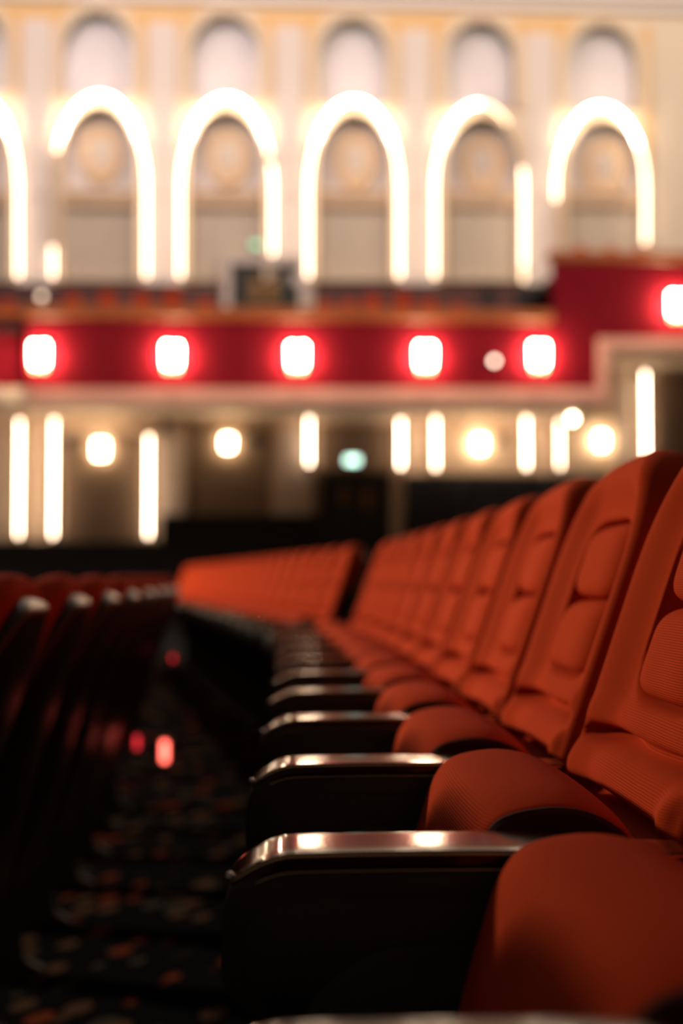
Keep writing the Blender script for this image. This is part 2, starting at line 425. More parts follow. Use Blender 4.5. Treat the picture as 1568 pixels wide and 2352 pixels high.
for xl, xr, ya, segs, lab in TUBES:
    f = arch_run(xl, xr, ya)
    if xl == 1276: segs = [(0.86, 2.62, 'tube')]
    u, z = wp((xl + xr) / 2, 636, NT)
    e = wempty('arch_light', u, NT, z); tag(e, lab, 'light fitting', 'tube light arches on the far wall')
    allp = [f(k * 3.0 / 60) for k in range(61)]
    mb = MB(); mb.tube([(wp(a, b, NT)[0], -(NT - 0.06), wp(a, b, NT)[1]) for a, b in allp], 0.03, 6); wobj(mb, 'backing_channel', M['mould'], e)
    split = []
    for s0, s1, mt in segs:
        if mt != 'tube': split.append((s0, s1, mt)); continue
        for a0, a1, m2 in ((0, 1.18, 'tube'), (1.18, 1.82, 'tube_cove'), (1.82, 3.1, 'tube')):
            if max(s0, a0) < min(s1, a1): split.append((max(s0, a0), min(s1, a1), m2))
    for s0, s1, mt in split:
        n = max(3, int((s1 - s0) * 18))
        pp = [f(s0 + (s1 - s0) * k / n) for k in range(n + 1)]
        mb = MB(); mb.tube([(wp(a, b, NT)[0], -NT, wp(a, b, NT)[1]) for a, b in pp], 0.024, 8)
        wobj(mb, 'light_tube', M[mt], e, smooth='all')

# ---- upper level: maroon dado, door, sign
mb = MB(); wbox(mb, -700, 512, 654, 860, 0, 0.05); wbox(mb, 722, 1500, 656, 860, 0, 0.05)
tag(wobj(mb, 'trim_2', M['maroon']), 'dark maroon dado behind the balcony seats', kind='structure')
mb = MB(); wbox(mb, 1108, 1136, 660, 800, 0.05, 0.12); wbox(mb, 1186, 1226, 660, 800, 0.05, 0.12)
tag(wobj(mb, 'trim_3', M['dado']), 'black openings in the maroon dado near the red box', kind='structure')
def door(name, x0, x1, y0, y1, n, fw, lab, plates, frame='doorframe', head=22):
    u, z = wp((x0 + x1) / 2, y1, n); e = wempty(name, u, n, z); tag(e, lab, kind='structure')
    mb = MB(); wbox(mb, x0 - fw, x0, y0 - head, y1, 0, n + 0.10); wbox(mb, x1, x1 + fw, y0 - head, y1, 0, n + 0.10); wbox(mb, x0, x1, y0 - head, y0, 0, n + 0.10)
    wobj(mb, 'door_frame', M[frame], e)
    xm = (x0 + x1) / 2
    for a, b in ((x0, xm - 0.8), (xm + 0.8, x1)):
        mb = MB(); wbox(mb, a, b, y0, y1, 0.02, n); wbox(mb, a + 14, b - 14, y0 + 14, y0 + 75, n, n + 0.02, nref=n)
        lf = wobj(mb, 'door_leaf', M['darkdoor'], e)
    for (a, b, c, d) in plates:
        mb = MB(); wbox(mb, a, b, c, d, n + 0.02, n + 0.05, 0.01); wobj(mb, 'push_plate', M['brassplate'], e)
    return e
door('door_1', 530, 688, 606, 860, 0.12, 20, 'dark double door with brass panels at the back of the balcony', [(574, 600, 640, 694), (612, 638, 640, 694)])
def sign(px, py, w, h, m, lab):
    u, z = wp(px, py + h / 2, 0.12); e = wempty('exit_sign', u, 0.12, z); tag(e, lab, 'exit sign')
    mb = MB(); wbox(mb, px - w / 2 - 2, px + w / 2 + 2, py - h / 2 - 2, py + h / 2 + 2, 0.02, 0.13, 0.01); wobj(mb, 'housing', M['grey'], e)
    mb = MB(); wbox(mb, px - w / 2, px + w / 2, py - h / 2, py + h / 2, 0.13, 0.14); wobj(mb, 'lit_panel', M[m], e)
sign(588, 562, 22, 12, 'exitg', 'small green exit sign above the balcony door')
sign(809, 1057, 30, 15, 'exitw', 'pale green lit exit sign above the lower door')

# ---------------------------------------------------------------- balcony
NB = 3.2
bal = wempty('balcony', wp(700, 925, NB)[0], NB, wp(700, 925, NB)[1])
tag(bal, 'crimson balcony front with orange wooden rail stepping up at the right', 'balcony')
def pl(pts, n): return [wp(a, b, n) for a, b in pts]
wobj(polyfill([pl([(64, 733), (1268, 733), (1268, 603), (2500, 606), (2500, 778), (1374, 778), (1374, 893), (64, 893)], NB)], NB - 0.15, NB), 'front_panel', M['red'], bal)
wobj(polyfill([pl([(-700, 722), (64, 722), (64, 903), (-700, 903)], NB - 0.35)], NB - 0.5, NB - 0.35), 'front_panel', M['red'], bal)
wobj(polyfill([pl([(64, 892), (1373, 892), (1373, 776), (2500, 776), (2500, 800), (1397, 800), (1397, 924), (64, 924)], NB + 0.1)], NB - 0.12, NB + 0.10), 'bottom_moulding', M['trim'], bal)
mb = MB(); wbox(mb, -700, 64, 903, 926, NB - 0.6, NB - 0.25); wobj(mb, 'bottom_moulding', M['mould'], bal)
mb = MB(); wbox(mb, 50, 1272, 706, 734, NB - 0.2, NB + 0.08, 0.04); wbox(mb, 1258, 2500, 582, 605, NB - 0.2, NB + 0.08, 0.04); wbox(mb, -700, 50, 704, 722, NB - 0.5, NB - 0.28, 0.03)
wobj(mb, 'handrail', M['wood'], bal)
zs = wp(700, 924, NB)[1]; zs2 = wp(1500, 801, NB)[1]; u_l = wp(-700, 900, NB)[0]; u_m = wp(1385, 900, NB)[0]; u_r = wp(2500, 900, NB)[0]
mb = MB(); mb.box(u_l, u_m, -NB + 0.15, -0.01, zs, zs + 0.3); mb.box(u_m, u_r + 3, -NB + 0.15, -0.01, zs2, zs2 + 0.3); mb.box(u_m - 0.15, u_m, -NB + 0.15, -0.01, zs, zs2)
wobj(mb, 'soffit', M['soffit'], bal)

def sconce(px, y0, y1, n, wpx, lab, grp, low=True, back='gold'):
    """twin frosted shades on a small brass bracket"""
    cx = px; u, z = wp(cx, y1, n + 0.24); e = wempty('wall_sconce', u, n, z); tag(e, lab, 'wall lamp', grp)
    zt_, zb = wp(cx, y0, n + 0.24)[1], wp(cx, y1, n + 0.24)[1]; h = zt_ - zb
    mb = MB(); mb.box(u - 0.05, u + 0.05, -n - 0.03, -n, zb - 0.03, zt_ - 0.05, 0.01); wobj(mb, 'back_plate', M['gold'], e)
    for sx in ((-1, 1) if wpx > 0 else (0,)):
        x = u + sx * abs(wpx) / 2; y = -(n + 0.24)
        mb = MB(); mb.tube([(u, -n - 0.03, zb + 0.02), (x, y + 0.04, zb - 0.02), (x, y, zb)], 0.008, 6); wobj(mb, 'arm', M['gold'], e)
        mb = MB(); mb.lathe((x, y, zb), [(0.001, 0.03), (0.052, 0.035), (0.058, h * 0.35), (0.064, h * 0.75), (0.058, h * 0.98), (0.001, h)], 14)
        wobj(mb, 'lamp_shade', M['shade' if low else 'shade_wall'], e, smooth=40)
        if low:
            mb = MB(); mb.lathe((x, y, zb - 0.10), [(0.001, 0), (0.035, 0.01), (0.05, 0.06), (0.05, 0.11), (0.001, 0.12)], 12); wobj(mb, 'lamp_cup', M['shade_low'], e, smooth=40)
BL = ['leftmost of the twin lamps on the crimson balcony front', 'second twin lamp from the left on the crimson balcony front',
      'twin lamp on the crimson balcony front below the balcony door', 'twin lamp left of the round spotlight on the balcony front',
      'twin lamp right of the round spotlight on the balcony front', 'twin lamp on the raised red box cut by the right edge']
for (px, yc, dw), lab in zip(((90, 815, .20), (395, 817, .21), (683, 818, .22), (977, 818, .22), (1238, 816, .20), (1557, 700, .22)), BL):
    sconce(px, yc - 26, yc + 26, NB, dw, lab, 'twin lamps on the balcony front')
LL = [(231, 1012, 1054, .17, 'twin lamp on the lower wall between the tall left tubes'), (523, 1002, 1036, .12, 'round glowing lamp on the brown wall panel left of the lower door'),
      (1102, 1004, 1038, .12, 'round glowing lamp on the lower wall right of the lower door'), (1381, 996, 1030, .10, 'rightmost round lamp on the lower wall, just over the seat backs')]
for px, y0, y1, dw, lab in LL: sconce(px, y0, y1, 0.0, dw, lab, 'lamps on the wall under the balcony', low=False)

def disc(name, px, py, n, r, m, lab, cat):
    u, z = wp(px, py, n); e = wempty(name, u, n - 0.12, z - r); tag(e, lab, cat)
    mb = MB(); mb.lathe((u, -n, z), [(r * 1.25, 0.15), (r * 1.35, 0.02), (r * 1.1, -0.01), (r, 0.0)], 16, 'y'); wobj(mb, 'housing', M['grey'], e, smooth=40)
    mb = MB(); mb.lathe((u, -n, z), [(0.001, -0.02), (r * 0.7, -0.015), (r, 0.001)], 16, 'y'); wobj(mb, 'lens', M[m], e, smooth=40)
disc('spotlight', 1135, 829, NB + 0.14, 0.060, 'spot', 'small round pale spotlight on the red balcony front', 'spotlight')
disc('spotlight', 1314, 962, 1.0, 0.085, 'shade_wall', 'bright round spotlight under the balcony beside a short tube', 'spotlight')
# globe on a post beside the rail
u, z = wp(95, 706, NB - 0.6); e = wempty('globe_lamp', u, NB - 0.6, z); tag(e, 'small pale globe lamp behind the balcony rail at far left', 'lamp')
uz = wp(95, 681, NB - 0.6)[1]
mb = MB(); mb.lathe((u, -(NB - 0.6), uz), [(0.07 * math.sin(a * math.pi / 10) + 0.0005, -0.07 * math.cos(a * math.pi / 10)) for a in range(11)], 16)
wobj(mb, 'globe', mat('pale_globe', (1, 1, 1), 0.5, emit=(1, 0.72, 0.5), strength=3.0), e, smooth='all')
mb = MB(); mb.tube([(u, -(NB - 0.6), uz - 0.55), (u, -(NB - 0.6), uz - 0.06)], 0.015, 8); wobj(mb, 'post', M['grey'], e)

# balcony seats (far away: one rounded back and cushion each)
def bal_seat_mesh():
    b = MB(); loops = []
    for k in range(11):
        t = k / 10; zz = 0.35 + 0.60 * t
        w = 0.22 * math.sqrt(max(0.02, 1 - max(0, (t - 0.55) / 0.45) ** 2.4)); d = 0.05 * (1 if k < 10 else 0.4)
        loops.append([(w * math.cos(a), 0.12 * t + d * math.sin(a), zz) for a in [q * math.pi / 8 for q in range(16)]])
    b.loft(loops); return b
s0 = wempty('balcony_chair', 0, 0, 0)
sb = bal_seat_mesh().build('backrest', M['fabric'], s0, smooth=60)
b = MB(); b.box(-0.22, 0.22, -0.42, 0.0, 0.34, 0.46, 0.04); s_c = b.build('seat', M['fabric'], s0)
b = MB(); b.box(-0.2, -0.17, -0.3, 0.0, 0.0, 0.4); b.box(0.17, 0.2, -0.3, 0.0, 0.0, 0.4); s_l = b.build('leg_frame', M['blackplastic'], s0)
bx = [(18, 690), (95, 700), (168, 678), (246, 672), (326, 674), (396, 668), (470, 690), (745, 694), (800, 692), (855, 680), (925, 676), (985, 690), (1050, 700),
      (1330, 568), (1400, 570), (1470, 572)]
for k, (px, py) in enumerate(bx):
    n = 1.9
    u, z = wp(px, py, n); z -= 0.95
    if k == 0: o = s0
    else:
        o = s0.copy(); COL.objects.link(o)
        for c in (sb, s_c, s_l):
            d = c.copy(); COL.objects.link(d); d.parent = o
    o.matrix_world = WM @ Matrix.Translation((u, -n, z)) @ Matrix.Rotation(math.pi, 4, 'Z')
    lab = ('orange-red balcony seat seen over the rail left of the balcony door' if px < 500 else
           'orange-red balcony seat seen over the rail right of the balcony door' if px < 1200 else 'dark red seat top behind the raised box at the right')
    tag(o, lab, 'chair', 'balcony seats left of the door' if px < 500 else 'balcony seats right of the door' if px < 1200 else 'seats in the raised box')
# balcony floor decks the seats stand on
mb = MB(); zd = wp(300, 672, 1.9)[1] - 1.0
mb.box(u_l, u_m, -NB + 0.2, -0.02, zd - 0.1, zd + 0.04)
zd2 = wp(1400, 570, 1.9)[1] - 1.0
mb.box(u_m - 1.2, u_r + 3, -NB + 0.2, -0.02, zd2 - 0.1, zd2 + 0.05)
wobj(mb, 'deck', M['dado'], bal)

# ---------------------------------------------------------------- wall under the balcony
mb = MB()
wbox(mb, -700, 1470, 930, 1420, 0, 0.02)
tag(wobj(mb, 'wall_under_balcony', M['lowwall']), 'beige wall under the balcony', kind='structure')
mb = MB()
for a, b_, c, d in ((147, 322, 1000, 1244), (430, 622, 968, 1184), (735, 905, 975, 1084)): wbox(mb, a, b_, c, d, 0.02, 0.05)
tag(wobj(mb, 'trim_4', M['brownpanel']), 'brown panels on the wall under the balcony', kind='structure')
mb = MB()
for a, b_ in ((364, 424), (634, 716)): wbox(mb, a, b_, 985, 1200, 0.02, 0.12, 0.02)
wbox(mb, 1408, 1452, 845, 1100, 0.02, 0.12, 0.02)
tag(wobj(mb, 'trim_5', M['lowpil']), 'pale pilasters on the wall under the balcony', kind='structure')
mb = MB()
wbox(mb, -700, 368, 1243, 1500, 0.03, 0.25); wbox(mb, 368, 735, 1182, 1500, 0.03, 0.3)
tag(wobj(mb, 'trim_6', M['dado']), 'black dado along the foot of the far wall', kind='structure')
mb = MB(); wbox(mb, 1506, 2500, 862, 1400, 0.03, 0.2); wbox(mb, 1480, 1510, 880, 1400, 0.03, 0.1)
tag(wobj(mb, 'trim_7', M['brownpanel']), 'dark brown wall panel beyond the last tube at the right', kind='structure')
# dark curtain with folds
loops = []
ua, z1 = wp(928, 1090, 0.4); ub, z0_ = wp(1530, 1086, 0.4); zb = -1.0
mb = MB(); n = 160; v = []
for i in range(n + 1):
    x = ua + (ub - ua) * i / n; y = -0.35 + 0.07 * math.sin(i * 0.55) + 0.03 * math.sin(i * 1.7)
    v += [(x, y, zb), (x, y, z1), (x, y + 0.03, z1), (x, y + 0.03, zb)]
mb.add(v, [(4 * i + a, 4 * i + (a + 1) % 4, 4 * i + 4 + (a + 1) % 4, 4 * i + 4 + a) for i in range(n) for a in range(4)])
tag(wobj(mb, 'curtain', M['curtain'], smooth='all'), 'dark blue-black folded curtain right of the lower door', 'curtain')
door('door_2', 735, 896, 1085, 1322, 0.12, 14, 'dark double door under the balcony below the lit exit sign', [(782, 796, 1120, 1160), (832, 852, 1125, 1170)], frame='brownpanel', head=6)
mb = MB(); wbox(mb, 903, 926, 1085, 1322, 0.05, 0.45, 0.02)
tag(wobj(mb, 'post', M['lowwall']), 'slim beige post between the lower door and the dark curtain', 'post')
# vertical tubes
VT = [(45, 966, 1232, .024, 'tube', 'leftmost long upright tube light on the lower wall'), (124, 964, 1232, .027, 'tube', 'second long upright tube light from the left edge'),
      (342, 1002, 1232, .028, 'tube', 'long upright tube light left of the pale pilaster'), (710, 962, 1066, .03, 'tube', 'short upright tube light just left of the lower door'),
      (920, 966, 1072, .034, 'tube', 'short upright tube light just right of the lower door'), (1000, 962, 1076, .028, 'tube', 'short upright tube light left of the round lamp, over the curtain'),
      (1208, 962, 1074, .032, 'tube', 'short upright tube light right of the round lamp, over the curtain'), (1285, 968, 1074, .02, 'tube', 'slim short tube light below the bright spotlight'),
      (1481, 856, 1060, .03, 'tube', 'tall tube light at the right rising behind the seat backs')]
for px, y0, y1, r, m, lab in VT:
    u, z1 = wp(px, y0, 0.3); _, z0 = wp(px, y1, 0.3)
    e = wempty('tube_light', u, 0.3, z0); tag(e, lab, 'light fitting', 'upright tube lights under the balcony')
    mb = MB(); mb.tube([(u, -0.3, z0), (u, -0.3, z1)], r * 0.72, 10); wobj(mb, 'light_tube', M['tube_low'], e, smooth=40)
    mb = MB(); mb.box(u - 0.03, u + 0.03, -0.26, -0.03, z0 - 0.02, z1 + 0.02); wobj(mb, 'fixture', M['mould'], e)
for px, py, lab in ((160, 1016, 'small dark wall speaker beside the second long tube light'), (580, 1010, 'small dark wall speaker beside the round lamp on the brown panel'),
                    (1156, 1010, 'small dark wall speaker right of the round lamp over the curtain'), (378, 978, 'small dark wall speaker at the top of the pale pilaster')):
    u, z = wp(px, py + 14, 0.3); e = wempty('wall_speaker', u, 0.1, z); tag(e, lab, 'speaker', 'small wall speakers under the balcony')
    mb = MB(); mb.box(u - 0.13, u + 0.13, -0.34, -0.14, z, z + 0.30, 0.03); wobj(mb, 'cabinet', M['grey'], e)
    mb = MB(); mb.lathe((u, -0.34, z + 0.15), [(0.001, -0.012), (0.09, -0.01), (0.1, 0.0)], 14, 'y'); wobj(mb, 'grille', M['dado'], e)
    mb = MB(); mb.box(u - 0.03, u + 0.03, -0.14, -0.02, z + 0.1, z + 0.2); wobj(mb, 'bracket', M['dado'], e)

# ================================================================ theatre seat
SH = (0.2, 0, 0)
def spow(c, p): return math.copysign(abs(c) ** p, c)
def smooth01(t):
    t = max(0.0, min(1.0, t)); return t * t * (3 - 2 * t)
BW, ZT, ZB = 0.243, 0.992, 0.34
def xf(z):     # front plane of the back bolster
    if z < 0.615: return 0.30 + (z - 0.615) * 0.22
    return 0.30 + (z - 0.615) * 0.345
def bhalf(z, zt, bw):
    """half width of the back at height z: straight sides, broad rounded head"""
    z1 = zt - 0.17
    if z <= z1: return bw - 0.012 * (z1 - z) / 0.5
    t = (z - z1) / (zt - z1)
    return bw * math.sqrt(max(0.0, 1 - t ** 2.3))
def rowz(zb, zt, n=120):
    zs = []
    for i in range(n + 1):
        t = i / n
        zs.append(zb + (zt - zb) * (1 - (1 - t) ** 1.0))
    # crowd rows toward the top
    zs = [zb + (zt - zb) * math.sin(t * math.pi / 2) ** 1.0 if False else z for z, t in zip(zs, [i / n for i in range(n + 1)])]
    top = [zt - 0.006 * (1 - q / 8) ** 2 for q in range(1, 9)]
    return [z for z in zs if z < zt - 0.006] + top
def groove(z, z0, w): return math.exp(-((z - z0) / w) ** 2)
def section(w, x0, x1, rf, rr, nf=64, nb=12, nc=7):
    """closed cross-section of a padded back: front face sampled finely, rounded corners"""
    rf = min(rf, w * 0.95, (x1 - x0) * 0.5); rr = min(rr, w * 0.95, (x1 - x0) * 0.49); lp = []
    for k in range(nf + 1): lp.append((x0, -w + rf + (2 * w - 2 * rf) * k / nf, True))
    for k in range(1, nc + 1):
        a = math.pi / 2 * k / nc; lp.append((x0 + rf - rf * math.cos(a), w - rf + rf * math.sin(a), False))
    for k in range(nc + 1):
        a = math.pi / 2 * k / nc; lp.append((x1 - rr + rr * math.sin(a), w - rr + rr * math.cos(a), False))
    for k in range(1, nb): lp.append((x1, w - rr - (2 * w - 2 * rr) * k / nb, False))
    for k in range(nc + 1):
        a = math.pi / 2 * (1 - k / nc); lp.append((x1 - rr + rr * math.sin(a), -w + rr - rr * math.cos(a), False))
    for k in range(nc):
        a = math.pi / 2 * (1 - k / nc); lp.append((x0 + rf - rf * math.cos(a), -w + rf - rf * math.sin(a), False))
    return lp
INX, INZ, INH = 0.137, 0.798, 0.104
def back_mesh():
    mb = MB(); loops = []
    for z in rowz(ZB, ZT, 190):
        w = max(0.004, bhalf(z, ZT, BW)); top = max(0.08, math.sqrt(max(0, 1 - (1 - (ZT - z) / 0.05) ** 2))) if z > ZT - 0.05 else 1.0
        xm = xf(z) + 0.050; lp = []
        for x, y, front in section(w, xm - 0.050 * top, xm + 0.045 * top, 0.022, 0.03):
            if front:
                k = ((abs(y) / INX) ** 4.5 + (abs(z - INZ) / INH) ** 4.5) ** (1 / 4.5)
                rec = smooth01((1.0 - k) / 0.08) if k < 1 else 0
                ay = abs(y)
                # the bolster is a roll: highest near its outer edge, falling away towards the opening
                fall = smooth01((w - 0.018 - ay) / 0.085) * smooth01((0.975 - z) / 0.07)
                fz = 1.0 if z > 0.70 else smooth01((z - 0.55) / 0.15) * 0.6 + 0.4
                x += 0.020 * fall * fz * top + 0.042 * rec
                edge = smooth01((w - 0.01 - ay) / 0.03)
                x += edge * (0.034 * groove(z, 0.658, 0.0065) * (0.35 + 0.65 * smooth01(ay / 0.2)) + 0.026 * groove(z, 0.601, 0.007))
                if z < 0.655: x -= edge * 0.012 * math.sin(max(0, min(1, (0.655 - z) / 0.052)) * math.pi)
                if 0.662 < z < 0.70: x -= edge * 0.006 * math.sin((z - 0.662) / 0.038 * math.pi)
            lp.append((x, y, z))
        loops.append(lp)
    return mb.loft(loops)
def pillow(y0, y1, z0, z1, xfun, T, p=4.0, N=56, R=14):
    """plump inset cushion: superellipse outline, domed front"""
    mb = MB(); cy, hy, cz, hz = (y0 + y1) / 2, (y1 - y0) / 2, (z0 + z1) / 2, (z1 - z0) / 2
    loops = []
    for r in [0.02] + [math.sin((i + 1) / R * math.pi / 2) for i in range(R)]:
        d = T * (1 - r ** 5) ** (1 / 2.2) if r < 1 else 0
        loops.append([(xfun(cz + hz * r * spow(math.sin(a), 2 / p)) - d, cy + hy * r * spow(math.cos(a), 2 / p), cz + hz * r * spow(math.sin(a), 2 / p))
                      for a in [2 * math.pi * q / N for q in range(N)]])
    loops.append([(x + 0.02, y, z) for x, y, z in loops[-1]])
    return mb.loft(loops)
def shell_mesh():
    mb = MB(); loops = []; zt = 0.957
    for z in rowz(0.30, zt, 90):
        z1 = zt - 0.24; t = max(0, (z - z1) / 0.24)
        w = max(0.003, (BW + 0.004) * math.sqrt(max(0, 1 - t ** 2.1)))
        top = max(0.1, math.sqrt(max(0, 1 - (1 - (zt - z) / 0.03) ** 2))) if z > zt - 0.03 else 1.0
        xb = xf(z) + 0.104; lp = []
        for x, y, front in section(w, xb - 0.080, xb, 0.006, 0.022, 14, 20, 5):
            if front: x += 0.052 * smooth01((w - 0.008 - abs(y)) / 0.008)      # hollow: wraps only the sides
            x = xb - 0.05 + (x - xb + 0.05) * (top if x > xb - 0.05 else 1)
            if x > xb - 0.03: x += 0.022 * max(0, 1 - (y / BW) ** 2) * min(1, (z - 0.3) / 0.2) * top
            lp.append((x, y, z))
        loops.append(lp)
    return mb.loft(loops)
def catmull(pts, n=6, closed=True):
    out = []; L = len(pts)
    for i in range(L if closed else L - 1):
        p0, p1, p2, p3 = [Vector(pts[(i + k) % L] if closed else pts[max(0, min(L - 1, i + k))]) for k in (-1, 0, 1, 2)]
        for j in range(n):
            t = j / n
            out.append(0.5 * ((2 * p1) + (-p0 + p2) * t + (2 * p0 - 5 * p1 + 4 * p2 - p3) * t * t + (-p0 + 3 * p1 - 3 * p2 + p3) * t ** 3))
    if not closed: out.append(Vector(pts[-1]))
    return out
SEATP = [(0.178, 0.400), (0.128, 0.420), (0.107, 0.465), (0.117, 0.515), (0.133, 0.572), (0.147, 0.612), (0.166, 0.633), (0.208, 0.641), (0.244, 0.635),
         (0.272, 0.617), (0.288, 0.587), (0.293, 0.520), (0.281, 0.440), (0.236, 0.402)]
def seat_mesh(hw=0.205, r1=0.014, r2=0.075):
    """tipped-up cushion: crisp edge down the front, broad soft shoulder over the top"""
    prof = catmull(SEATP, 6); c = Vector((0.21, 0.52)); mb = MB(); loops = []
    L = len(prof); nrm = []
    for i in range(L):
        t = (prof[(i + 1) % L] - prof[i - 1]).normalized(); nn = Vector((t.y, -t.x))
        if nn.dot(prof[i] - c) < 0: nn = -nn
        nrm.append(nn)
    es = [0, 0.0004, 0.0014, 0.003, 0.005, 0.0075, 0.0105, 0.014, 0.02, 0.028, 0.038, 0.05, 0.062, 0.075, 0.1, 0.135, 0.17]
    ys = [-hw + e for e in es] + [0] + [hw - e for e in reversed(es)]
    rd = lambda e, r: r - math.sqrt(max(0, r * r - (r - e) ** 2)) if e < r else 0
    for y in ys:
        e = hw - abs(y); crown = 0.005 * (1 - (y / hw) ** 2); lp = []
        for p, n_ in zip(prof, nrm):
            k = smooth01(n_.y * 1.15)
            ins = rd(e, r1) * (1 - k) + k * (rd(e, r1) * 0.6 + 0.006 * (max(0, 1 - e / r2)) ** 2)
            lp.append((p.x - n_.x * (ins - crown), y, p.y - n_.y * (ins - crown)))
        loops.append(lp)
    return mb.loft(loops)
def seat_side(sgn, hw=0.205):
    prof = catmull(SEATP, 4); c = Vector((0.21, 0.52)); mb = MB()
    loops = []
    for y, s in ((hw - 0.010, 0.955), (hw - 0.002, 0.955), (hw + 0.003, 0.925), (hw + 0.004, 0.88)):
        loops.append([(c.x + (p.x - c.x) * s, sgn * y, c.y + (p.y - c.y) * s) for p in prof])
    return mb.loft(loops)

ARMY = PITCHROW / 2
def arm_prof(x):           # height of the cap's top along the arm
    z = 0.6205 - 0.006 * ((x - 0.12) / 0.25) ** 2
    if x < -0.004: z -= 0.0195 * ((-0.004 - x) / 0.046) ** 1.9
    return z
def arm_half(x):           # plan: half widths (near, far)
    n = 0.044; f = 0.044
    if x < -0.02:
        k = min(1, (-0.02 - x) / 0.031); r = 0.016 * (1 - math.sqrt(max(0, 1 - k * k * 0.98))); n -= r; f -= r
    if x > 0.17: f -= 0.030 * smooth01((x - 0.17) / 0.07)
    return n, f
def cap_mesh():
    xs = [-0.0505, -0.050, -0.0485, -0.046, -0.042, -0.037, -0.031, -0.025, -0.019, -0.013, -0.007, 0.0] + [0.0147 * k for k in range(1, 21)]
    mb = MB(); loops = []
    for x in xs:
        n, f = arm_half(x); z = arm_prof(x); h = 0.014 if x > -0.04 else 0.006 + 0.008 * (x + 0.0505) / 0.0105
        lp = [(x, ARMY - n + 0.003, z - h), (x, ARMY - n, z - h + 0.003), (x, ARMY - n, z - 0.005), (x, ARMY - n + 0.0004, z - 0.0016), (x, ARMY - n + 0.0018, z - 0.0003)]
        for k in range(1, 8): lp.append((x, ARMY - n + (n + f) * k / 8, z + 0.0001 * math.sin(math.pi * k / 8)))
        lp += [(x, ARMY + f - 0.0018, z - 0.0003), (x, ARMY + f - 0.0004, z - 0.0016), (x, ARMY + f, z - 0.005), (x, ARMY + f, z - h + 0.003), (x, ARMY + f - 0.003, z - h)]
        loops.append(lp)
    return mb.loft(loops)
def bead_mesh(dz=0.0, out=0.0004, r=0.0012):
    pts = []
    xs = [0.29 - 0.0193 * k for k in range(0, 15)] + [0.01, 0, -0.008, -0.016, -0.024, -0.031, -0.037, -0.042, -0.046, -0.0485, -0.0502]
    for x in xs: pts.append((x, ARMY - arm_half(x)[0] - out, arm_prof(x) - 0.0030 + dz))
    for x in reversed(xs): pts.append((x, ARMY + arm_half(x)[1] + out, arm_prof(x) - 0.0030 + dz))
    mb = MB(); mb.tube(pts, r, 6); return mb
def rounded(pts, r=0.012, n=5):
    out = []; L = len(pts)
    for i in range(L):
        p0, p, p1 = Vector(pts[i - 1]), Vector(pts[i]), Vector(pts[(i + 1) % L])
        a, b = (p0 - p), (p1 - p); rr = min(r, a.length * 0.45, b.length * 0.45)
        A, B = p + a.normalized() * rr, p + b.normalized() * rr
        for k in range(n + 1):
            t = k / n; out.append(((1 - t) ** 2 * A + 2 * t * (1 - t) * p + t * t * B))
    return out
def slab(outline, y0, y1, bev=0.004):
    c = sum((Vector(p) for p in outline), Vector((0, 0))) / len(outline); mb = MB(); loops = []
    xs_ = [p[0] for p in outline]; zs_ = [p[1] for p in outline]; sz = max(max(xs_) - min(xs_), max(zs_) - min(zs_))
    for y, ins in ((y0, bev), (y0 + bev * 0.35, bev * 0.35), (y0 + bev, 0), (y1 - bev, 0), (y1 - bev * 0.35, bev * 0.35), (y1, bev)):
        loops.append([(c.x + (p[0] - c.x) * (1 - 2 * ins / sz), y, c.y + (p[1] - c.y) * (1 - 2 * ins / sz)) for p in outline])
    return mb.loft(loops)
BODY = rounded([(-0.046, 0.600), (-0.0575, 0.575), (-0.058, 0.520), (-0.035, 0.492), (0.02, 0.486), (0.26, 0.470), (0.296, 0.500), (0.294, 0.606), (0.0, 0.608)], 0.016, 5)
INSET = rounded([(-0.030, 0.578), (-0.040, 0.560), (-0.040, 0.525), (-0.022, 0.507), (0.02, 0.503), (0.25, 0.49), (0.265, 0.585), (0.02, 0.588)], 0.014, 5)
ARCH = catmull([(0.005, 0.500), (0.030, 0.532), (0.075, 0.552), (0.15, 0.556), (0.27, 0.55), (0.27, 0.49), (0.15, 0.485), (0.03, 0.488)], 5)
def support_mesh():
    pts = rounded([(0.02, 0.515), (0.32, 0.515), (0.315, 0.40), (0.26, 0.20), (0.27, 0.035), (0.36, -0.015), (0.36, -0.03), (0.08, -0.06), (0.08, -0.03), (0.15, 0.0), (0.16, 0.20), (0.10, 0.42)], 0.02, 4)
    return slab(pts, ARMY - 0.02, ARMY + 0.02, 0.004)

